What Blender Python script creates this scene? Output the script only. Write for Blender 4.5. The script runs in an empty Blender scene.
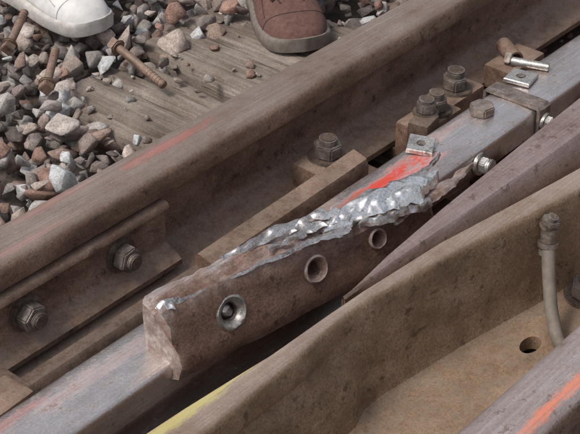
import bpy,bmesh,math,random
import numpy as np
from mathutils import Vector,Matrix,noise
random.seed(7);rng=np.random.default_rng(7)
S=bpy.context.scene
S.view_settings.view_transform='Standard';S.view_settings.look='None';S.view_settings.exposure=0
# ---------------- helpers ----------------
def link(o,parent=None):
    bpy.context.collection.objects.link(o)
    if parent: o.parent=parent
    return o
def mobj(name,me,mat=None,parent=None,smooth=35):
    o=bpy.data.objects.new(name,me)
    if mat: me.materials.append(mat)
    if smooth:
        me.polygons.foreach_set('use_smooth',[True]*len(me.polygons))
        me.set_sharp_from_angle(angle=math.radians(smooth))
    return link(o,parent)
def bmobj(name,bm,mat=None,parent=None,smooth=35):
    bmesh.ops.recalc_face_normals(bm,faces=bm.faces)
    me=bpy.data.meshes.new(name);bm.to_mesh(me);bm.free()
    return mobj(name,me,mat,parent,smooth)
def empty(name,loc=(0,0,0)):
    e=bpy.data.objects.new(name,None);e.location=loc;e.empty_display_size=.02
    return link(e)
def sweep(name,stations,dx=.02,jit=0.0,jf=20,mat=None,parent=None,smooth=35,endjag=0,fn=None):
    st=[]
    for (x0,p0),(x1,p1) in zip(stations[:-1],stations[1:]):
        n=max(1,int(round((x1-x0)/dx)))
        for i in range(n):
            t=i/n;st.append((x0+(x1-x0)*t,[(a[0]+(b[0]-a[0])*t,a[1]+(b[1]-a[1])*t) for a,b in zip(p0,p1)]))
    st.append(stations[-1])
    bm=bmesh.new();rings=[]
    for k,(x,p) in enumerate(st):
        r=[]
        for j,(y,z) in enumerate(p):
            xx=x
            v=Vector((x,y,z))
            if endjag and k in(0,len(st)-1):
                xx+=endjag*noise.noise(v*60)
            if jit:
                d=noise.noise_vector(v*jf)*jit
                y+=d.y;z+=d.z
            if fn: y,z=fn(x,y,z,j)
            r.append(bm.verts.new((xx,y,z)))
        rings.append(r)
    n=len(rings[0])
    for a,b in zip(rings[:-1],rings[1:]):
        for i in range(n):
            bm.faces.new((a[i],a[(i+1)%n],b[(i+1)%n],b[i]))
    bm.faces.new(rings[0]);bm.faces.new(rings[-1])
    return bmobj(name,bm,mat,parent,smooth)
HALF=[(.024,0),(.030,-.002),(.0345,-.007),(.0362,-.014),(.0368,-.035),(.034,-.039),(.016,-.047),(.0105,-.056),(.0088,-.07),(.0085,-.112),(.011,-.124),(.018,-.132),(.042,-.140),(.066,-.1475),(.070,-.151),(.070,-.160)]
def railprof(yc,zt,hs=1.0):
    P=[(yc-a*hs,zt+b) for a,b in HALF]
    Q=[(yc+a*hs,zt+b) for a,b in HALF][::-1]
    return P+Q+[(yc+.012,zt+.0006),(yc-.012,zt+.0006)]
def bladeprof(yc,zt):
    H=[(.0375,-.0008),(.0412,-.0025),(.0434,-.0065),(.0442,-.040),(.041,-.044),(.018,-.050),(.010,-.058),(.0095,-.085),(.03,-.092),(.05,-.096),(.05,-.11)]
    return [(yc-a,zt+b) for a,b in H]+[(yc+a,zt+b) for a,b in H][::-1]+[(yc+.015,zt+.0006),(yc-.015,zt+.0006)]
def box(bm,x0,x1,y0,y1,z0,z1,bev=.002,rot=0):
    r=bmesh.ops.create_cube(bm,size=1)
    c=Vector(((x0+x1)/2,(y0+y1)/2,(z0+z1)/2))
    M=Matrix.Translation(c)@Matrix.Rotation(rot,4,'Z')@Matrix.Diagonal((x1-x0,y1-y0,z1-z0,1))
    bmesh.ops.transform(bm,matrix=M,verts=r['verts'])
    es=list({e for v in r['verts'] for e in v.link_edges})
    if bev: bmesh.ops.bevel(bm,geom=es,offset=bev,segments=2,affect='EDGES',profile=.6)
# ---------------- materials ----------------
class NT:
    def __init__(s,name):
        s.m=bpy.data.materials.new(name);s.m.use_nodes=True;s.t=s.m.node_tree;s.N=s.t.nodes;s.b=s.N['Principled BSDF']
        s.tc=s.N.new('ShaderNodeTexCoord');s.geo=s.N.new('ShaderNodeNewGeometry')
        s.P=s.tc.outputs['Object']
    def l(s,a,b): s.t.links.new(a,b)
    def map(s,sc,src=None):
        n=s.N.new('ShaderNodeMapping');n.inputs['Scale'].default_value=sc;s.l(src or s.P,n.inputs[0]);return n.outputs[0]
    def noise(s,scale,detail=6,rough=.6,src=None,dist=0):
        n=s.N.new('ShaderNodeTexNoise');n.inputs['Scale'].default_value=scale;n.inputs['Detail'].default_value=detail
        n.inputs['Roughness'].default_value=rough;n.inputs['Distortion'].default_value=dist
        s.l(src or s.P,n.inputs['Vector']);return n.outputs[0]
    def ramp(s,f,stops,interp='LINEAR'):
        n=s.N.new('ShaderNodeValToRGB');e=n.color_ramp.elements;n.color_ramp.interpolation=interp
        while len(e)<len(stops): e.new(.5)
        for i,(p,c) in enumerate(stops):
            e[i].position=p
            if not hasattr(c,'__len__'): c=(c,c,c)
            e[i].color=(*c,1)
        s.l(f,n.inputs[0]);return n.outputs[0]
    def mix(s,f,a,b,mode='MIX'):
        n=s.N.new('ShaderNodeMix');n.data_type='RGBA';n.blend_type=mode
        for v,i in ((f,0),(a,6),(b,7)):
            if isinstance(v,bpy.types.NodeSocket): s.l(v,n.inputs[i])
            elif hasattr(v,'__len__'): n.inputs[i].default_value=(*v,1)
            else: n.inputs[i].default_value=v if i==0 else (v,v,v,1)
        return n.outputs[2]
    def math(s,op,a,b=0,c=None,clamp=False):
        n=s.N.new('ShaderNodeMath');n.operation=op;n.use_clamp=clamp
        for i,v in enumerate((a,b,c)):
            if v is None: continue
            if isinstance(v,bpy.types.NodeSocket): s.l(v,n.inputs[i])
            else: n.inputs[i].default_value=v
        return n.outputs[0]
    def rng(s,v,a,b,c=0,d=1):
        n=s.N.new('ShaderNodeMapRange');n.interpolation_type='SMOOTHSTEP'
        s.l(v,n.inputs[0])
        for i,q in enumerate((a,b,c,d)): n.inputs[i+1].default_value=q
        return n.outputs[0]
    def bump(s,h,strength,dist=.002,prev=None):
        n=s.N.new('ShaderNodeBump');n.inputs['Strength'].default_value=strength;n.inputs['Distance'].default_value=dist
        s.l(h,n.inputs['Height'])
        if prev: s.l(prev,n.inputs['Normal'])
        return n.outputs[0]
    def nz(s):
        n=s.N.new('ShaderNodeSeparateXYZ');s.l(s.geo.outputs['Normal'],n.inputs[0]);return n.outputs[2]
    def ell(s,c,r,soft=.4,na=.6):
        a=s.N.new('ShaderNodeVectorMath');a.operation='SUBTRACT';s.l(s.P,a.inputs[0]);a.inputs[1].default_value=c
        b=s.N.new('ShaderNodeVectorMath');b.operation='DIVIDE';s.l(a.outputs[0],b.inputs[0]);b.inputs[1].default_value=r
        d=s.N.new('ShaderNodeVectorMath');d.operation='LENGTH';s.l(b.outputs[0],d.inputs[0])
        if not hasattr(s,'pn'): s.pn=s.noise(34,6,.8,src=s.map((.5,1.4,1)))
        q=s.math('MULTIPLY_ADD',s.math('SUBTRACT',s.pn,.5),na*4.5,d.outputs['Value'])
        return s.rng(q,1-soft,1.0,1,0)
def steel(name,cols,rough=.62,polish=None,paints=(),bump=.3,metal=.15,streak=.45,dust=None,lines=.08,contrast=1,wear=0):
    k=NT(name)
    n1=k.noise(16,6,.7,src=k.map((streak,1,1)),dist=.3)
    w=.2/contrast
    col=k.ramp(n1,[(.5-w,cols[0]),(.5,cols[1]),(.5+w,cols[2])])
    scr=k.noise(90,4,.8,src=k.map((.035,3.5,3.5)))
    if lines: col=k.mix(lines,col,k.mix(1,col,k.ramp(scr,[(.3,.6),(.52,1),(.75,1.3)]),'MULTIPLY'))
    fine=k.noise(330,3,.75)
    col=k.mix(1,col,k.ramp(fine,[(.28,.55),(.5,1),(.72,1.45)]),'MULTIPLY')
    spk=k.noise(55,5,.75)
    col=k.mix(k.rng(spk,.55,.67,0,.75),col,[c*.45 for c in cols[0]])
    col=k.mix(k.rng(spk,.30,.42,.5,0),col,(cols[2][0]*1.2,cols[2][1]*.88,cols[2][2]*.68))
    if dust:
        dn=k.math('MULTIPLY',k.rng(k.nz(),.2,.9),k.rng(spk,.4,.6,.1,.5))
        col=k.mix(dn,col,dust)
    R=k.ramp(n1,[(.3,rough-.1),(.7,rough+.12)])
    M=k.math('ADD',0,metal)
    if polish:
        pc=k.ramp(scr,[(.25,[c*.88 for c in polish['c0']]),(.42,polish['c0']),(.70,polish['c1'])])
        pc=k.mix(1,pc,k.ramp(fine,[(.3,.82),(.7,1.14)]),'MULTIPLY')
        pc=k.mix(1,pc,k.ramp(n1,[(.35,(.80,.74,.71)),(.6,(1.06,1.06,1.06))]),'MULTIPLY')
        edge=k.rng(k.nz(),polish.get('n0',.6),polish.get('n1',.95))
        nn=k.rng(n1,polish.get('a',.35),polish.get('b',.6))
        mask=k.math('MULTIPLY',edge,k.math('MULTIPLY',nn,polish.get('amt',1)))
        mask=k.math('MULTIPLY',mask,k.rng(spk,.56,.66,1,.3))
        if 'zmin' in polish:
            sx=k.N.new('ShaderNodeSeparateXYZ');k.l(k.P,sx.inputs[0])
            mask=k.math('MULTIPLY',mask,k.rng(sx.outputs[2],polish['zmin'],polish['zmin']+.02))
        col=k.mix(mask,col,pc)
        M=k.mix(mask,M,polish.get('metal',.85))
        R=k.mix(mask,R,k.ramp(scr,[(.3,polish.get('r',.3)+.1),(.7,polish.get('r',.3))]))
    for c,r,colr,amt in paints:
        ms=k.math('MULTIPLY',k.ell(c,r,.7),amt)
        ms=k.math('MULTIPLY',ms,k.rng(scr,.36,.5,.6,1))
        col=k.mix(ms,col,colr);M=k.mix(ms,M,0.0)
    if wear:
        e=k.math('MULTIPLY',k.rng(k.geo.outputs['Pointiness'],.52,.60,0,wear),k.rng(spk,.35,.55,1,.25))
        col=k.mix(e,col,(.62,.58,.56));M=k.mix(e,M,.7)
    k.l(col,k.b.inputs['Base Color']);k.l(R,k.b.inputs['Roughness']);k.l(M,k.b.inputs['Metallic'])
    b=k.bump(fine,bump,.001);b=k.bump(spk,bump,.002,b)
    k.l(b,k.b.inputs['Normal'])
    return k.m
RUST=[(.095,.054,.038),(.185,.115,.083),(.30,.205,.155)]
RUSTD=[(.055,.034,.025),(.105,.069,.051),(.175,.122,.094)]
OCH=[(.14,.087,.050),(.24,.158,.098),(.34,.24,.16)]
RED=(.58,.06,.038)
PINK=(.42,.22,.19)
m_stock=steel('stock_rail_steel',RUST,polish=dict(c0=(.26,.205,.18),c1=(.35,.295,.27),n0=.55,n1=.98,a=.2,b=.55,amt=.85,metal=.45,r=.36,zmin=-.05),
  paints=[((.03,.238,0),(.12,.012,.02),RED,.3),((-.17,.25,0),(.10,.012,.02),PINK,.4),((-.25,.210,0),(.12,.008,.02),PINK,.35)],dust=(.30,.24,.20))
m_mid=steel('blade_rail_steel',RUST,polish=dict(c0=(.66,.61,.60),c1=(.84,.80,.79),n0=-.3,n1=.3,a=.15,b=.38,amt=1,metal=.88,r=.25),
  paints=[((.235,.030,-.08),(.17,.026,.03),RED,1.0),((.09,.03,-.08),(.12,.06,.05),(.22,.14,.105),.85),((.40,.05,-.08),(.12,.014,.03),PINK,.5),((-.30,.035,-.08),(.22,.016,.03),PINK,.35),((-.45,.05,-.08),(.14,.012,.03),RED,.35)],lines=.25)
m_point=steel('point_rail_steel',RUST,polish=dict(c0=(.29,.22,.21),c1=(.39,.32,.31),n0=.15,n1=.7,a=.2,b=.5,amt=.85,metal=.5,r=.34))
m_beam=steel('wing_rail_steel',OCH,polish=dict(c0=(.32,.24,.20),c1=(.43,.36,.32),n0=.5,n1=.95,a=.25,b=.5,amt=.8,metal=.4,r=.38,zmin=-.06),
  paints=[((-.335,-.153,.0),(.19,.014,.03),(.52,.45,.17),.75)],streak=.8,metal=.05,lines=.05,contrast=1.1,dust=(.31,.24,.185))
m_corner=steel('near_rail_steel',RUST,polish=dict(c0=(.44,.37,.355),c1=(.58,.51,.50),n0=.2,n1=.8,a=.2,b=.45,amt=.9,metal=.65,r=.34),
  paints=[((-.09,-.440,0),(.13,.010,.03),(.72,.19,.09),.75)])
m_rust=steel('rusty_steel',RUST,dust=(.31,.24,.19),contrast=1.2,lines=.05,streak=.7)
m_rustd=steel('dark_rusty_steel',RUSTD,dust=(.22,.165,.135),contrast=1.2,lines=.05,streak=.7)
m_nut=steel('nut_steel',[(.06,.045,.036),(.13,.097,.078),(.22,.17,.138)],rough=.5,metal=.4,lines=0,streak=1,wear=.35)
m_silver=steel('galvanised_steel',[(.28,.26,.24),(.5,.48,.46),(.65,.63,.61)],rough=.4,metal=.75,bump=.2,lines=0)
m_torn=steel('torn_bright_steel',[(.26,.19,.16),(.58,.55,.54),(.90,.88,.87)],rough=.30,metal=.92,bump=.12,streak=.3,contrast=1.5,lines=.4,wear=.5)
m_tongue=steel('sheared_bright_steel',[(.60,.58,.58),(.86,.85,.85),(.95,.95,.95)],rough=.27,metal=.95,bump=.05,streak=.5,lines=.25)
m_broken=steel('broken_rail_steel',[(.115,.062,.045),(.205,.126,.098),(.31,.21,.168)],polish=dict(c0=(.36,.29,.27),c1=(.70,.65,.64),n0=.6,n1=.97,a=.42,b=.6,amt=.85,metal=.7,r=.34),streak=.5,lines=.25,bump=.35,wear=.8)
m_cone=steel('countersink_steel',[(.2,.17,.155),(.42,.39,.37),(.66,.63,.62)],rough=.35,metal=.75,streak=1,lines=0)
def simple(name,c0,c1,scale=40,rough=.7,bs=.3,bd=.002,detail=5,metal=0):
    k=NT(name);n=k.noise(scale,detail,.65)
    k.l(k.ramp(n,[(.3,c0),(.7,c1)]),k.b.inputs['Base Color']);k.b.inputs['Roughness'].default_value=rough;k.b.inputs['Metallic'].default_value=metal
    k.l(k.bump(n,bs,bd),k.b.inputs['Normal']);return k.m
m_dark=simple('track_bed_dirt_shade',(.03,.023,.018),(.085,.066,.052),30,.95,.6,.01)  # dirt with albedo lowered, so gap shadow between rails is in the colour
m_ground=simple('ballast_ground',(.06,.048,.04),(.18,.145,.125),22,.95,1,.02)
m_hose=simple('rubber_hose',(.13,.11,.09),(.24,.205,.175),60,.7,.3,.001)
# wood
k=NT('weathered_sleeper_wood')
n=k.noise(70,6,.75,src=k.map((1,.05,1)),dist=.15);n2=k.noise(9,5,.65);n3=k.noise(120,4,.7,src=k.map((1,.03,1)));n4=k.noise(300,2,.7)
col=k.ramp(n,[(.3,(.09,.074,.062)),(.45,(.20,.168,.145)),(.7,(.33,.29,.255))])
col=k.mix(1,col,k.ramp(n2,[(.3,(.55,.48,.43)),(.7,(1.15,1.14,1.13))]),'MULTIPLY')
col=k.mix(1,col,k.ramp(n3,[(.30,.25),(.40,1)]),'MULTIPLY')
col=k.mix(1,col,k.ramp(n4,[(.3,.75),(.7,1.2)]),'MULTIPLY')
k.l(col,k.b.inputs['Base Color']);k.b.inputs['Roughness'].default_value=.85
b=k.bump(n,.5,.003);b=k.bump(n3,.6,.004,b);k.l(b,k.b.inputs['Normal']);m_wood=k.m
# stones
k=NT('ballast_stone');at=k.N.new('ShaderNodeAttribute');at.attribute_name='col'
n=k.noise(60,6,.7);n2=k.noise(380,2,.7)
col=k.mix(1,at.outputs['Color'],k.ramp(n,[(.28,(.5,.45,.41)),(.5,(1,.97,.95)),(.72,(1.35,1.33,1.32))]),'MULTIPLY')
col=k.mix(1,col,k.ramp(n2,[(.3,.65),(.7,1.25)]),'MULTIPLY')
k.l(col,k.b.inputs['Base Color']);k.b.inputs['Roughness'].default_value=.85
b=k.bump(n,.7,.005);b=k.bump(n2,.4,.001,b);k.l(b,k.b.inputs['Normal']);m_stone=k.m
# ---------------- ground ----------------
bm=bmesh.new()
for v in((-150,-150),(150,-150),(150,150),(-150,150)): bm.verts.new((v[0],v[1],-.235))
bm.faces.new(bm.verts);bmobj('ballast_ground',bm,m_ground,smooth=0)
def sleeper(x0,x1,y0,y1,zt=-.172,name='wooden_sleeper'):
    bm=bmesh.new()
    nx,ny=int((x1-x0)/.008),int((y1-y0)/.04)
    V=[[bm.verts.new((x0+(x1-x0)*i/nx+ (.006*noise.noise(Vector((x0,j*.9,0))) if i in(0,nx) else 0),y0+(y1-y0)*j/ny,
        zt-(.012 if i in(0,nx) else .003 if i in (1,nx-1) else 0)+.003*noise.noise(Vector((i*.5,j*.12,x0*9)))-.012*max(0,noise.noise(Vector((i*.35,j*.05+3,x0*7)))-.28)/.2)) for i in range(nx+1)] for j in range(ny+1)]
    for j in range(ny):
        for i in range(nx): bm.faces.new((V[j][i],V[j][i+1],V[j+1][i+1],V[j+1][i]))
    be=[e for e in bm.edges if e.is_boundary]
    r=bmesh.ops.extrude_edge_only(bm,edges=be)
    for v in r['geom']:
        if isinstance(v,bmesh.types.BMVert): v.co.z=-.3
    return bmobj(name,bm,m_wood,smooth=40)
for a,b_,yt_ in((.205,.410,.70),(.434,.735,.72),(-.62,-.37,.9),(-1.3,-1.05,.9),(1.15,1.4,.9),(1.8,2.05,.9),(-2,-1.75,.9),(2.45,2.7,.9)):
    sleeper(a,b_,-1.0,yt_)
bm=bmesh.new()
nx,ny=180,30
V=[[bm.verts.new((-2.5+6.5*i/nx,-.6+.95*j/ny,-.196+.012*noise.noise(Vector((i*.4,j*.5,0))))) for i in range(nx+1)] for j in range(ny+1)]
for j in range(ny):
    for i in range(nx): bm.faces.new((V[j][i],V[j][i+1],V[j+1][i+1],V[j+1][i]))
bmobj('track_bed',bm,m_dark,smooth=60)
# ---------------- rails ----------------
X0,X1=-2.5,4.0
YS=.231
sweep('stock_rail',[(X0,railprof(YS,0)),(X1,railprof(YS,0))],dx=.03,jit=.0006,jf=9,mat=m_stock,smooth=40)
fp=[(.2215,-.050),(.200,-.0435),(.190,-.0445),(.187,-.048),(.1865,-.053),(.193,-.058),(.1965,-.064),(.1965,-.108),(.193,-.114),(.176,-.121),(.168,-.1275),(.167,-.134),(.172,-.1365),(.2130,-.1265),(.2205,-.118)]
sweep('fishplate',[(-.62,fp),(-.028,fp)],dx=.02,jit=.0005,jf=25,mat=m_rust,smooth=40)
def hexbolt(name,loc,axis=(0,0,1),r=.018,h=.018,stub=.012,washer=.024,mat=None,parent=None,rot=0,square=False,stubr=.011):
    bm=bmesh.new()
    def cyl(rad,z0,z1,seg,bev=0,r2=None):
        q=bmesh.ops.create_cone(bm,cap_ends=True,segments=seg,radius1=rad,radius2=r2 or rad,depth=z1-z0)
        bmesh.ops.translate(bm,vec=(0,0,(z0+z1)/2),verts=q['verts'])
        if bev:
            es=list({e for v in q['verts'] for e in v.link_edges})
            bmesh.ops.bevel(bm,geom=es,offset=bev,segments=2,affect='EDGES')
    if washer: cyl(washer,-.001,.004,28,.001)
    z=.004 if washer else 0
    cyl(r,z,z+h,4 if square else 6,r*.10)
    if stub:
        cyl(stubr,z+h-.002,z+h+stub,18,.0015)
        nr=int(stub/.003)
        for i in range(nr): cyl(stubr+.0007,z+h+.001+i*.003,z+h+.0025+i*.003,18)
    for v in bm.verts: v.co+=noise.noise_vector(v.co*90)*.0007
    M=Matrix.Translation(loc)@Vector(axis).to_track_quat('Z','Y').to_matrix().to_4x4()@Matrix.Rotation(rot,4,'Z')
    bmesh.ops.transform(bm,matrix=M,verts=bm.verts)
    return bmobj(name,bm,mat or m_nut,parent,30)
for x in(-.275,-.112,-.45):
    hexbolt('fishplate_bolt',(x,.196,-.088),(0,-1,0),r=.0195,h=.019,stub=.008,washer=.025,rot=x*3)
bp=[(.082,-.150),(.082,-.128),(.086,-.124),(.100,-.122),(.104,-.112),(.108,-.108),(.124,-.106),(.128,-.110),(.128,-.150)]
sweep('slide_bar',[(-.7,[(y+.006,z-.010) for y,z in bp]),(-.03,bp)],dx=.02,jit=.001,jf=18,mat=m_rustd)
ap=[(.094,-.150),(.092,-.104),(.096,-.094),(.108,-.090),(.121,-.088),(.125,-.092),(.126,-.100),(.130,-.150)]
sweep('angle_bar',[(-.045,ap),(.292,[(y+.008,z) for y,z in ap])],dx=.02,jit=.0005,jf=18,mat=m_rust,endjag=.003)
def plate(name,x0,x1,y0,y1,z0,z1,mat,bev=.004,rot=0,parent=None):
    bm=bmesh.new();box(bm,x0,x1,y0,y1,z0,z1,bev,rot);return bmobj(name,bm,mat,parent,30)
for x in(.24,.50,-.5,-1.18,1.28,1.92):
    plate('base_plate',x-.07,x+.13,-.36,.31,-.185,-.1615,m_rustd)
ch=empty('rail_brace_chair')
plate('bracket',-.43,-.355,.088,.14,-.168,-.103,m_rust,.006,parent=ch,rot=.06)
plate('lug',-.40,-.34,.128,.165,-.16,-.115,m_rustd,.005,parent=ch)
# ---------------- blade rail (middle) ----------------
sweep('switch_blade_rail',[(X0,bladeprof(.022,-.08)),(X1,bladeprof(.028,-.08))],dx=.025,jit=.0008,jf=14,mat=m_mid,smooth=40)
# ---------------- point rail ----------------
def pp(f,n,zn,nb):
    return [(f,-.16),(f-.001,-.03),(f-.001,-.016),(f-.004,-.011),(n+.003,-.010),(n,-.013),(nb,zn),(nb-.002,-.16)]
sweep('crossing_point_rail',[(-.075,pp(-.143,-.149,-.03,-.152)),(.02,pp(-.131,-.150,-.035,-.158)),(.15,pp(-.121,-.155,-.045,-.168)),(.34,pp(-.110,-.160,-.055,-.180)),(.6,pp(-.098,-.166,-.055,-.205)),(X1,pp(.07,-.01,-.055,-.04))],
   dx=.02,jit=.0006,jf=12,mat=m_point,smooth=30)
# ---------------- wing rail ----------------
def wp(f,n,b1,b2,hz=0.0,under=.0):
    return [(f,-.16),(f,-.012),(f-.002,-.003),(f-.005,0),(n+.005,0),(n+.001,-.003),(n-.001,-.010),(n-.002,-.034),(n+under,-.046),(b1+.004,-.085),(b1-.001,-.130),(b1-.006,-.142),(b1-.018,-.147),(b2,-.155),(b2-.002,-.172),(b2+.03,-.172)]
wing=sweep('wing_rail',[(X0,wp(-.05,-.12,-.155,-.23,under=.016)),(-.90,wp(-.115,-.180,-.195,-.265,under=.012)),(-.343,wp(-.146,-.190,-.205,-.29,under=.006)),(-.22,wp(-.157,-.186,-.205,-.295,under=.003)),(-.125,wp(-.159,-.177,-.203,-.30,under=0)),(-.095,wp(-.160,-.177,-.192,-.30,under=-.002)),(-.06,wp(-.161,-.180,-.192,-.30,under=-.002)),
  (.08,wp(-.172,-.200,-.210,-.305,under=-.002)),(.28,wp(-.202,-.238,-.246,-.33,under=-.002)),(.6,wp(-.245,-.285,-.295,-.37,under=-.002)),(X1,wp(-.72,-.77,-.78,-.85,under=-.002))],dx=.025,jit=.0005,jf=10,mat=m_beam,smooth=40)
sweep('running_rail',[(X0,railprof(-.418,0)),(.45,railprof(-.422,0)),(X1,railprof(-.95,0))],dx=.03,jit=.0005,jf=9,mat=m_corner,smooth=40)
def cut(o,bm):
    c=bmobj('c',bm,None,None,0);md=o.modifiers.new('b','BOOLEAN');md.object=c;md.operation='DIFFERENCE';md.solver='EXACT'
    bpy.context.view_layer.update();dg=bpy.context.evaluated_depsgraph_get()
    me=bpy.data.meshes.new_from_object(o.evaluated_get(dg));o.modifiers.clear();o.data=me
    bpy.data.objects.remove(c)
bm=bmesh.new();q=bmesh.ops.create_cone(bm,cap_ends=True,segments=32,radius1=.0125,radius2=.0125,depth=.04)
bmesh.ops.transform(bm,matrix=Matrix.Translation((.148,-.275,-.155))@Matrix.Diagonal((1.5,.9,1,1)),verts=bm.verts)
cut(wing,bm)
hexbolt('foot_bolt',(.276,-.274,-.148),(0,-.15,1),r=.021,h=.022,stub=.012,washer=.027)
# ---------------- broken rail piece ----------------
def yt(x): return -.050-.155*x-.02*max(0,x)
br=empty('broken_rail_piece')
def bpf(x,h):
    t=yt(x);w=.040 if x<0 else .034
    nb=t-.026*h/.085
    return [(t+w,-.083),(t+w+.002,-.03),(t+w,-.003-.085+h),(t+w-.006,h-.085),(t+w*.6,h-.085+.001),(t+w*.3,h-.0855),(t+.003,h-.086),(t,h-.085-.004),(nb*.3+t*.7,-.024),(nb+.014,-.045),(nb+.008,-.062),(nb+.003,-.078),(nb+.003,-.088),(nb+.007,-.097),(nb+.02,-.10)]
def dent(x,y,z,j):
    if 2<=j<=7:
        a=.45+.8*min(1,max(0,(x+.13)*6))
        z+=a*(.008*noise.noise(Vector((x*22,4,0)))+.006*noise.noise(Vector((x*70,y*110,1))))
        y+=a*.006*noise.noise(Vector((x*30,9,z*20)))
        if j==5: z-=.006
        if j==3: z-=.002
    if 8<=j<=13:
        y+=.0022*noise.noise(Vector((x*12,2,z*12)))
        if j>=12: z+=.004*noise.noise(Vector((x*25,7,0)))
    if x<-.215: z+=.006*(-.215-x)/.02*(1 if j in(6,7) else 0)
    return y,z
sweepst=[(-.236,bpf(-.236,.079)),(-.230,bpf(-.230,.084)),(-.1,bpf(-.1,.084)),(0,bpf(0,.078)),(.1,bpf(.1,.070)),(.185,bpf(.185,.058))]
body=sweep('body',sweepst,dx=.005,jit=.0008,jf=70,mat=m_broken,parent=br,smooth=32,endjag=.014,fn=dent)
N=Vector((-.17,-.955,.32)).normalized()
for i,(x,rad) in enumerate(((-.152,.0170),(-.019,.0138),(.083,.0105))):
    c=Vector((x,yt(x)-.012,-.042))
    M=Matrix.Translation(c)@N.to_track_quat('Z','Y').to_matrix().to_4x4()
    bm=bmesh.new();prof=[(rad*1.35,.008),(rad*1.02,.001),(rad*.68,-.005),(rad*.67,-.024)];n_=36
    rr=[[bm.verts.new(M@Vector((math.cos(2*math.pi*a/n_)*q,math.sin(2*math.pi*a/n_)*q,z))) for a in range(n_)] for q,z in prof]
    for u,v in zip(rr[:-1],rr[1:]):
        for a in range(n_): bm.faces.new((u[a],u[(a+1)%n_],v[(a+1)%n_],v[a]))
    bm.faces.new(rr[0]);bm.faces.new(rr[-1]);cut(body,bm)
    bm=bmesh.new();R_=36;vs=[]
    for a in range(R_):
        A=2*math.pi*a/R_;ww=.0012+.0016*noise.noise(Vector((math.cos(A)*2,math.sin(A)*2,i*5)))
        vs.append([bm.verts.new(M@Vector((math.cos(A)*(rad*q),math.sin(A)*(rad*q),zz))) for q,zz in((.64,-.009),(.70,-.0045),(1.0,.0008),(1.12+ww*40,.0026),(1.3+ww*30,.001),(1.3,-.004))])
    for a in range(R_):
        for j in range(5): bm.faces.new((vs[a][j],vs[(a+1)%R_][j],vs[(a+1)%R_][j+1],vs[a][j+1]))
    bmobj('hole_rim_%d'%(i+1),bm,m_cone if i==0 else m_broken,br,60)
body.data.polygons.foreach_set('use_smooth',[True]*len(body.data.polygons));body.data.set_sharp_from_angle(angle=math.radians(32))
bm=bmesh.new();bmesh.ops.create_icosphere(bm,subdivisions=3,radius=.0100)
for v in bm.verts: v.co*=1+.25*noise.noise(v.co*150)
bmesh.ops.translate(bm,vec=Vector((-.152,yt(-.152)-.012,-.042))-N*.015,verts=bm.verts);bmobj('bolt_stub',bm,m_torn,br,50)
def ribbon(name,path,parent,mat,nz=.004,f=45,seed=0,thick=.002,curl=.0,nw=11,rag=.6,fold=.35,sm=35):
    bm=bmesh.new();rows=[];n=len(path)
    M=20
    for s in range((n-1)*M+1):
        i=min(s//M,n-2);t=s/M-i;t2=t*t*(3-2*t)
        a,b=path[i],path[i+1];p=[a[j]+(b[j]-a[j])*(t if j==0 else t2) for j in range(5)]
        wf=p[3]*max(.15,1+rag*noise.noise(Vector((p[0]*f*1.2,seed,1))));wn=p[4]*max(.15,1+rag*1.3*noise.noise(Vector((p[0]*f*1.3,seed,7)))+rag*.5*noise.noise(Vector((p[0]*f*4,seed,7))))
        row=[]
        for j in range(nw):
            u=j/(nw-1);y=p[1]+wf*(1-u)-wn*u
            v=Vector((p[0],y,p[2]))
            q=Vector((v.x*fold,v.y*1.3,v.z))
            d=noise.noise_vector(q*f+Vector((seed*9,0,0)))*nz
            # creased folds: ridged noise
            rd=(1-2*abs(noise.noise(q*f*1.6+Vector((seed*5,3,0)))))*nz*.55
            d2=noise.noise_vector(q*f*3+Vector((seed*9,0,0)))*nz*.2
            d.x*=.3;d2.x*=.3
            v.z-=curl*(max(0,u-.5)*2)**2+curl*.5*(max(0,.4-u)*2)**2
            row.append(bm.verts.new(v+d+d2+Vector((0,0,rd))))
        rows.append(row)
    for a,b in zip(rows[:-1],rows[1:]):
        for j in range(nw-1): bm.faces.new((a[j],a[j+1],b[j+1],b[j]))
    bmesh.ops.recalc_face_normals(bm,faces=bm.faces)
    bmesh.ops.solidify(bm,geom=list(bm.faces),thickness=thick)
    return bmobj(name,bm,mat,parent,sm)
def P(x,dy,z,a,b): return (x,yt(x)+dy,z,a,b)
ribbon('torn_back_strip',[P(-.12,.036,-.004,.002,.003),P(-.08,.034,.001,.003,.004),P(-.04,.031,.005,.006,.006),P(0,.026,.004,.008,.008),P(.05,.020,.0,.010,.008)],br,m_torn,nz=.006,f=55,seed=1,curl=.004,rag=.8)
ribbon('torn_mid_strip',[P(-.07,.014,-.003,.002,.003),P(-.03,.014,.003,.005,.004),P(.01,.013,.004,.008,.007),P(.05,.010,.002,.008,.008)],br,m_torn,nz=.006,f=60,seed=5,curl=.005,rag=.8)
ribbon('torn_front_lip',[P(-.232,.001,-.001,.003,.002),P(-.17,.002,-.0025,.0015,.0015),P(-.10,.001,-.003,.002,.002),P(-.04,-.003,-.003,.005,.005),P(.04,-.006,-.008,.008,.006)],br,m_torn,nz=.002,f=70,seed=2,curl=.003)
ribbon('molten_tongue',[P(.01,.004,-.003,.005,.004),P(.05,.005,.004,.015,.010),P(.09,.0,.010,.024,.021),P(.13,-.002,.012,.021,.026),P(.165,.004,.008,.013,.020),P(.195,.010,.003,.008,.008),P(.21,.014,.0,.004,.003)],br,m_tongue,nz=.007,f=30,seed=3,curl=.016,thick=.004,rag=.35,fold=.6,nw=21,sm=38)
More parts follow.
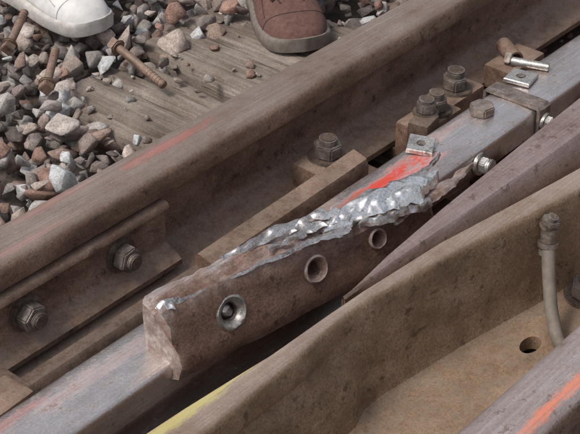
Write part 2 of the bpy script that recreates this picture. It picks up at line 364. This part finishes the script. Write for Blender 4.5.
ribbon('sheared_fold',[P(.05,-.012,-.004,.003,.004),P(.085,-.016,-.003,.008,.009),P(.125,-.020,-.006,.010,.009),P(.16,-.020,-.012,.006,.006)],br,m_torn,nz=.005,f=40,seed=12,curl=.010,thick=.003,rag=.5,fold=.8,sm=50)
ribbon('torn_tip',[P(.13,.016,.000,.006,.006),P(.17,.020,.002,.008,.007),P(.20,.026,.0,.006,.007),P(.23,.036,-.003,.004,.003),P(.245,.040,-.002,.001,.001)],br,m_torn,nz=.006,f=45,seed=8,curl=.006,thick=.003,rag=.7)
ribbon('torn_sliver',[(.10,-.083,-.020,.010,.010),(.15,-.088,-.016,.010,.010),(.20,-.095,-.012,.012,.008),(.24,-.092,-.016,.008,.005),(.275,-.088,-.018,.002,.002)],br,m_broken,nz=.006,f=35,seed=4,curl=.006,thick=.004)
ribbon('end_flap',[(-.240,-.004,-.002,.003,.008),(-.230,-.008,.003,.004,.008),(-.210,-.012,.000,.004,.003)],br,m_torn,nz=.003,f=80,seed=6,curl=.006)
# ---------------- fastenings ----------------
ch=empty('rail_brace_chair')
plate('bracket',.225,.305,.142,.190,-.168,-.104,m_rust,.006,parent=ch)
hexbolt('nut',(.272,.162,-.104),(0,-.05,1),r=.022,h=.020,stub=.010,washer=.029,parent=ch,rot=.4,stubr=.013)
ch=empty('rail_brace_chair')
plate('bracket',.42,.52,.095,.150,-.168,-.105,m_rust,.006,parent=ch)
plate('lug',.405,.45,.085,.120,-.125,-.085,m_rustd,.006,parent=ch,rot=.2)
hexbolt('nut_1',(.485,.122,-.105),(0,-.03,1),r=.019,h=.018,stub=.012,washer=.026,parent=ch,rot=.2)
hexbolt('nut_2',(.445,.112,-.088),(0,-.03,1),r=.016,h=.016,stub=.006,washer=.020,parent=ch,rot=.9)
ch=empty('rail_brace_chair')
plate('bracket',.53,.62,.120,.175,-.168,-.115,m_rust,.006,parent=ch)
hexbolt('nut',(.575,.150,-.115),(0,-.05,1),r=.021,h=.020,stub=.012,washer=.029,parent=ch,rot=.1,stubr=.013)
def sqwasher(loc,size,th,rot,tilt,hole=.011,mat=m_silver):
    bm=bmesh.new();n=32
    def sq(a):
        c,s=math.cos(a),math.sin(a);m=max(abs(c),abs(s));return (c/m*size/2,s/m*size/2)
    R0=[];
    for a in range(n):
        A=2*math.pi*a/n+math.pi/4;x,y=sq(A)
        R0.append([bm.verts.new((x,y,0)),bm.verts.new((x,y,th-.001)),bm.verts.new((x*.95,y*.95,th)),bm.verts.new((hole*math.cos(A),hole*math.sin(A),th)),bm.verts.new((hole*math.cos(A),hole*math.sin(A),0))])
    for a in range(n):
        for j in range(5): bm.faces.new((R0[a][j],R0[(a+1)%n][j],R0[(a+1)%n][(j+1)%5],R0[a][(j+1)%5]))
    M=Matrix.Translation(loc)@Matrix.Rotation(tilt[0],4,'X')@Matrix.Rotation(tilt[1],4,'Y')@Matrix.Rotation(rot,4,'Z')
    bmesh.ops.transform(bm,matrix=M,verts=bm.verts)
    return bmobj('square_washer',bm,mat,None,30)
sqwasher((.345,.048,-.076),.038,.007,.5,(.12,-.05),.007)
sqwasher((.612,.052,-.078),.042,.006,.2,(0,.03),.008)
hexbolt('loose_nut',(.488,.040,-.080),(0,0,1),r=.020,h=.015,stub=0,washer=0,rot=.3)
hexbolt('side_bolt',(.395,-.022,-.100),(0,-1,.1),r=.013,h=.012,stub=.006,washer=.017,mat=m_silver)
cl=empty('rail_clamp')
cp=[(.076,-.120),(.076,-.078),(.072,-.0735),(-.020,-.0735),(-.026,-.078),(-.027,-.125),(-.022,-.125),(-.0205,-.0785),(.071,-.0785),(.071,-.120)]
sweep('strap',[(.545,cp),(.575,cp)],dx=.02,mat=m_nut,parent=cl)
hexbolt('bolt',(.560,-.027,-.10),(0,-1,0),r=.011,h=.010,stub=.012,washer=.014,parent=cl,mat=m_silver,stubr=.007)
tb=empty('loose_bolt')
def rod(name,a,b,r,mat,parent=None,seg=20,hollow=False):
    a,b=Vector(a),Vector(b);bm=bmesh.new();L=(b-a).length
    q=bmesh.ops.create_cone(bm,cap_ends=not hollow,segments=seg,radius1=r,radius2=r,depth=L)
    if hollow:
        bmesh.ops.solidify(bm,geom=list(bm.faces),thickness=r*.25)
    else:
        es=[e for e in bm.edges if len(e.link_faces)==2 and any(len(f.verts)>4 for f in e.link_faces)]
        bmesh.ops.bevel(bm,geom=es,offset=r*.15,segments=2,affect='EDGES')
    M=Matrix.Translation((a+b)/2)@(b-a).to_track_quat('Z','Y').to_matrix().to_4x4()
    bmesh.ops.transform(bm,matrix=M,verts=bm.verts);return bmobj(name,bm,mat,parent,40)
rod('shank',(.645,.092,-.073),(.665,.035,-.073),.007,m_silver,tb)
hexbolt('head',(.645,.092,-.071),(-.33,.94,0),r=.012,h=.010,stub=0,washer=0,mat=m_nut,parent=tb,square=True)
rod('spacer_tube',(.705,.120,-.104),(.735,.165,-.104),.013,m_rust,hollow=True)
plate('tube_support_block',.68,.78,.11,.165,-.16,-.118,m_rust,.005)
# hose with fitting
hz=empty('hose_and_fitting')
cu=bpy.data.curves.new('hose','CURVE');cu.dimensions='3D';cu.bevel_depth=.0088;cu.bevel_resolution=5
sp=cu.splines.new('BEZIER');pts=[(.215,-.247,-.045),(.198,-.264,-.085),(.180,-.286,-.125),(.168,-.312,-.150),(.18,-.36,-.162)]
sp.bezier_points.add(len(pts)-1)
for q,c in zip(sp.bezier_points,pts): q.co=c;q.handle_left_type=q.handle_right_type='AUTO'
o=bpy.data.objects.new('hose',cu);cu.materials.append(m_hose);link(o,hz)
rod('ferrule',(.217,-.245,-.062),(.221,-.243,-.022),.0105,m_nut,hz)
rod('collar',(.216,-.2455,-.050),(.218,-.2445,-.040),.0130,m_nut,hz)
hexbolt('fitting_bolt',(.222,-.240,-.022),(.05,-.35,1),r=.012,h=.008,stub=.006,washer=.013,parent=hz,stubr=.006)
# ---------------- loose screws ----------------
def screw(a,b,name='loose_coach_screw'):
    a,b=Vector(a),Vector(b);e=empty(name)
    d=(b-a).normalized();L=(b-a).length
    rod('shaft',a,b,.0070,m_rust,e,14)
    for i in range(int(L*.4/.007)):
        c=b-d*(i*.007+.004);rod('thread_%d'%i,c,c+d*.002,.0076,m_rust,e,14)
    rod('flange',a,a-d*.004,.014,m_rust,e,20)
    hexbolt('head',tuple(a-d*.004),tuple(-d),r=.013,h=.014,stub=0,washer=0,mat=m_rust,parent=e,square=True)
screw((.335,.665,-.122),(.325,.550,-.148))
screw((.215,.80,-.112),(.285,.84,-.092))
screw((.205,.88,-.110),(.30,.955,-.100))
screw((.18,.67,-.125),(.245,.72,-.108))
screw((.10,.76,-.120),(.17,.84,-.115))
screw((.54,.86,-.125),(.56,.98,-.12))
# ---------------- ballast ----------------
protos=[]
for p in range(16):
    bm=bmesh.new();sc=Vector((1,random.uniform(.65,.95),random.uniform(.5,.8)))
    for i in range(12):
        v=Vector((random.gauss(0,1),random.gauss(0,1),random.gauss(0,1))).normalized()*random.uniform(.82,1)
        bm.verts.new((v.x*sc.x,v.y*sc.y,v.z*sc.z))
    bmesh.ops.convex_hull(bm,input=bm.verts)
    bmesh.ops.delete(bm,geom=[v for v in bm.verts if not v.link_faces],context='VERTS')
    bmesh.ops.bevel(bm,geom=list(bm.edges),offset=.06,segments=1,affect='EDGES',clamp_overlap=True)
    bmesh.ops.triangulate(bm,faces=bm.faces)
    for v in bm.verts:
        if v.co.length>1.05: v.co*=1.05/v.co.length
    bm.verts.index_update()
    protos.append((np.array([v.co[:] for v in bm.verts]),np.array([[v.index for v in f.verts] for f in bm.faces])));bm.free()
PAL=[(.22,.18,.165),(.30,.25,.225),(.20,.175,.165),(.35,.30,.27),(.27,.20,.17),(.33,.31,.30),(.42,.38,.36),(.28,.18,.145),(.14,.12,.11),(.38,.32,.29),(.36,.345,.335)]
def onwood(x,y):
    e=.632+.05*noise.noise(Vector((x*11,3,1)))
    return .195+.02*noise.noise(Vector((y*14,0,0)))<x<.76 and y<e
def stones(name,pts):
    VV=[];FF=[];CC=[];off=0
    for (x,y,z,s) in pts:
        v,f=protos[rng.integers(len(protos))]
        q=Matrix.Rotation(rng.uniform(0,6.28),3,'Z')@Matrix.Rotation(rng.uniform(-.7,.7),3,'X')@Matrix.Rotation(rng.uniform(-.7,.7),3,'Y')
        w=v@np.array(q).T*s+np.array((x,y,z))
        VV.append(w);FF.append(f+off);off+=len(v)
        c=np.array(PAL[rng.integers(len(PAL))])*rng.uniform(.7,1.25)
        if rng.random()<.07: c=np.array((.48,.50,.52))
        CC.append(np.tile(np.append(c,1),(len(v),1)))
    V=np.concatenate(VV);F_=np.concatenate(FF);Cc=np.concatenate(CC)
    me=bpy.data.meshes.new(name);me.vertices.add(len(V));me.vertices.foreach_set('co',V.ravel())
    me.loops.add(F_.size);me.loops.foreach_set('vertex_index',F_.ravel().astype(np.int32))
    me.polygons.add(len(F_));me.polygons.foreach_set('loop_start',np.arange(0,F_.size,3,dtype=np.int32))
    me.update(calc_edges=True)
    a=me.color_attributes.new('col','FLOAT_COLOR','POINT');a.data.foreach_set('color',Cc.ravel())
    me.materials.append(m_stone);me.validate()
    return link(bpy.data.objects.new(name,me))
pts=[]
for layer,(z0,sp_) in enumerate(((-.205,.038),(-.180,.034),(-.158,.046))):
    y=.40
    while y<1.6:
        x=-.75
        while x<1.35:
            xx=x+rng.uniform(-.5,.5)*sp_;yy=y+rng.uniform(-.5,.5)*sp_
            s=min(.036,max(.008,rng.lognormal(math.log(.019),.36)))
            if not onwood(xx-.008,yy-.008) and not onwood(xx,yy): pts.append((xx,yy,z0+rng.uniform(-.008,.012)+.01*noise.noise(Vector((xx*5,yy*5,0))),s))
            x+=sp_
        y+=sp_
for i in range(140):
    xx,yy=rng.uniform(.2,.74),rng.uniform(.36,.68)
    if rng.random()<((yy-.35)*2.6)**1.5: pts.append((xx,yy,-.168,rng.uniform(.003,.013)))
for i in range(160):
    xx,yy=rng.uniform(-.4,1.0),rng.uniform(-.1,.2);pts.append((xx,yy,-.19,rng.uniform(.004,.014)))
for X_a,X_b,Y_a,Y_b in((-2.6,-.75,.33,2.4),(1.35,4,.33,2.4),(-.75,1.35,1.6,2.4),(-2.6,4,-1.8,-.62)):
    y=Y_a
    while y<Y_b:
        x=X_a
        while x<X_b:
            pts.append((x+rng.uniform(-.02,.02),y+rng.uniform(-.02,.02),-.195+rng.uniform(-.01,.015),rng.uniform(.020,.036)));x+=.052
        y+=.052
stones('ballast_gravel',pts)
# ---------------- shoes ----------------
def shoe(name,toe,heel,zb,mU,mS,mL,mT,mTr,up=1.0,wide=1.0,solet=.022):
    toe=Vector((*toe,0));heel=Vector((*heel,0));d=(heel-toe).normalized();L=(heel-toe).length
    e=empty(name);side=Vector((-d.y,d.x,0))
    def W(u,v,w): 
        return Vector((toe.x,toe.y,zb))+d*u+side*v+Vector((0,0,w))
    k=L/.295
    sec=[(0,.010,.020),(.006,.024,.034),(.018,.036,.046),(.04,.0455,.056),(.07,.050,.062),(.10,.050,.073),(.135,.046,.092),(.17,.041,.108),(.205,.038,.112),(.24,.0375,.108),(.27,.034,.106),(.288,.024,.098),(.295,.010,.07)]
    bm=bmesh.new();rings=[]
    for u,hw,h in sec:
        r=[];hw*=wide;h*=up;b0=solet*.7
        for i in range(17):
            A=math.pi*i/16;c,s=math.cos(A),math.sin(A)
            yy=hw*math.copysign(abs(c)**.75,c)*(1-.18*max(0,s)*(u>.12));zz=b0+(h-b0)*abs(s)**.8
            crease=.0015*math.sin(u*k*260)*(.08<u<.125)*s
            r.append(bm.verts.new(W(u*k,yy,zz+crease)))
        rings.append(r)
    for a,b in zip(rings[:-1],rings[1:]):
        for i in range(16): bm.faces.new((a[i],a[i+1],b[i+1],b[i]))
        bm.faces.new((a[16],a[0],b[0],b[16]))
    bm.faces.new(rings[0]);bm.faces.new(rings[-1])
    o=bmobj('upper',bm,mU,e,80);sm=o.modifiers.new('s','SUBSURF');sm.levels=sm.render_levels=2
    bm=bmesh.new()
    def hw_at(u):
        if u<.05: return .0485*math.sqrt(max(0,1-(1-u/.05)**2))*.97
        if u>.255: return .0365*math.sqrt(max(0,1-((u-.255)/.042)**2))
        us=[.05,.07,.10,.135,.17,.205,.24,.255];hs=[.0475,.050,.050,.046,.041,.038,.0375,.0365]
        return float(np.interp(u,us,hs))
    us=[.05*(1-math.cos(a)) for a in np.linspace(0,math.pi/2,10)]+list(np.linspace(.06,.25,14))+[.255+.042*math.sin(a) for a in np.linspace(.1,math.pi/2,9)]
    out=[(u,hw_at(u)*wide+.004) for u in us]
    out[0]=(-.003,.006);out[-1]=(.2985,.006)
    pl_=[(u,w) for u,w in out]+[(u,-w) for u,w in out[::-1]]
    lay=[]
    for z,s in((0,.96),(.003,1),(solet-.004,1.01),(solet,.985),(solet+.003,.93)):
        lay.append([bm.verts.new(W(u*k,w*s,z+(.008*max(0,1-u/.05)**2 if u<.05 else 0))) for u,w in pl_])
    n=len(pl_)
    for a,b in zip(lay[:-1],lay[1:]):
        for i in range(n): bm.faces.new((a[i],a[(i+1)%n],b[(i+1)%n],b[i]))
    bm.faces.new(lay[0]);bm.faces.new(lay[-1])
    bmobj('sole',bm,mS,e,50)
    def tube(nm,P_,r,mat):
        c=bpy.data.curves.new(nm,'CURVE');c.dimensions='3D';c.bevel_depth=r;c.bevel_resolution=3
        s=c.splines.new('BEZIER');s.bezier_points.add(len(P_)-1)
        for q,p in zip(s.bezier_points,P_): q.co=p;q.handle_left_type=q.handle_right_type='AUTO'
        c.materials.append(mat);link(bpy.data.objects.new(nm,c),e)
    def hat(u):
        for a,b in zip(sec[:-1],sec[1:]):
            if a[0]<=u<=b[0]:
                t=(u-a[0])/(b[0]-a[0]);return a[1]+(b[1]-a[1])*t,a[2]+(b[2]-a[2])*t
    def surf(u,A,o_=.001):
        hw,h=hat(u);hw*=wide;h*=up;c,s=math.cos(A),math.sin(A);b0=solet*.7
        return W(u*k,(hw+o_)*math.copysign(abs(c)**.75,c)*(1-.18*max(0,s)*(u>.12)),b0+(h-b0+o_)*abs(s)**.8)
    tube('toe_seam',[surf(.052+.012*abs(math.cos(A))**2,A,-.0008) for A in np.linspace(.15,math.pi-.15,11)],.0012,mL)
    for sgn in(-1,1):
        tube('eyestay_%d'%(sgn+2),[surf(u,math.pi/2+sgn*(.30+.35*(u-.09)/.09),-.0006) for u in np.linspace(.078,.185,7)],.0022,mT)
        tube('side_seam_%d'%(sgn+2),[surf(u,math.pi/2+sgn*(1.05-.3*math.sin((u-.06)*18)),-.0008) for u in np.linspace(.07,.2,9)],.0012,mL)
    for i,u in enumerate(np.linspace(.088,.17,6)):
        tube('lace_%d'%i,[surf(u+.006*math.sin(j),math.pi/2+A,.0016) for j,A in enumerate((-.5,-.2,.2,.5))],.0028,mL)
    for sgn in(-1,1):
        B=surf(.14,math.pi/2,.004)
        tube('bow_%d'%(sgn+2),[B,B+side*sgn*.02+Vector((0,0,.004)),B+side*sgn*.035-d*.015-Vector((0,0,.006)),B+side*sgn*.02-d*.02-Vector((0,0,.004)),B],.0026,mL)
    bm=bmesh.new();rg=[]
    for i in range(24):
        w=.085+i*.02;r=.056+.03*(i/23)+.003*math.sin(i*1.7)
        rg.append([bm.verts.new(W(.215*k+math.cos(A)*r*1.05,math.sin(A)*r*.95,w+.006*math.sin(A*3+i*.9))) for A in np.linspace(0,2*math.pi,24,endpoint=False)])
    for a,b in zip(rg[:-1],rg[1:]):
        for i in range(24): bm.faces.new((a[i],a[(i+1)%24],b[(i+1)%24],b[i]))
    bm.faces.new(rg[-1]);bmobj('trouser_leg',bm,mTr,e,80)
    return e
m_suede=simple('brown_suede',(.085,.040,.033),(.16,.085,.07),140,.9,.5,.001)
m_bsole=simple('grey_rubber_sole',(.12,.10,.085),(.21,.18,.16),90,.8)
m_blace=simple('dark_lace',(.03,.017,.013),(.06,.034,.028),200,.9)
m_white=simple('white_leather',(.56,.55,.54),(.72,.71,.70),60,.6,.25,.001)
m_wsole=simple('dirty_white_sole',(.34,.32,.30),(.56,.54,.51),70,.7)
m_wlace=simple('grey_trim',(.33,.33,.34),(.5,.5,.51),100,.8)
m_jean=simple('blue_denim',(.03,.04,.07),(.07,.09,.14),300,.95)
m_trou=simple('dark_trousers',(.03,.028,.027),(.06,.056,.052),200,.95)
shoe('brown_suede_shoe',(.584,.466),(.754,.724),-.168,m_suede,m_bsole,m_blace,m_blace,m_trou,wide=1.20)
shoe('white_sneaker',(.37,.742),(.39,1.042),-.138,m_white,m_wsole,m_wlace,m_wlace,m_jean,up=1.05)
# ---------------- light ----------------
w=bpy.data.worlds.new('World');S.world=w;w.use_nodes=True;nt=w.node_tree
sky=nt.nodes.new('ShaderNodeTexSky');sky.sky_type='NISHITA';sky.sun_disc=False
EL,AZ=math.radians(56),math.radians(160)
sky.sun_elevation=EL;sky.sun_rotation=math.pi/2-AZ;sky.air_density=1;sky.dust_density=4
hs=nt.nodes.new('ShaderNodeHueSaturation');hs.inputs['Saturation'].default_value=.35
nt.links.new(sky.outputs[0],hs.inputs['Color'])
bg=nt.nodes['Background'];bg.inputs[1].default_value=.15;nt.links.new(hs.outputs[0],bg.inputs[0])
sl=bpy.data.lights.new('sun','SUN');sl.energy=1.9;sl.angle=math.radians(12);sl.color=(1,.93,.84)
so=link(bpy.data.objects.new('sun',sl))
sd=Vector((math.cos(EL)*math.cos(AZ),math.cos(EL)*math.sin(AZ),math.sin(EL)))
so.rotation_euler=sd.to_track_quat('Z','Y').to_euler();so.location=sd*5
# ---------------- camera ----------------
cam=bpy.data.cameras.new('camera');cam.lens=93.1;cam.sensor_width=36;cam.clip_start=.05;cam.clip_end=500
co=link(bpy.data.objects.new('camera',cam));S.camera=co
az=math.radians(40.6);p=math.radians(34)
F=Vector((math.cos(az)*math.cos(p),math.sin(az)*math.cos(p),-math.sin(p)))
co.location=-1.875*F
co.rotation_euler=F.to_track_quat('-Z','Y').to_euler()
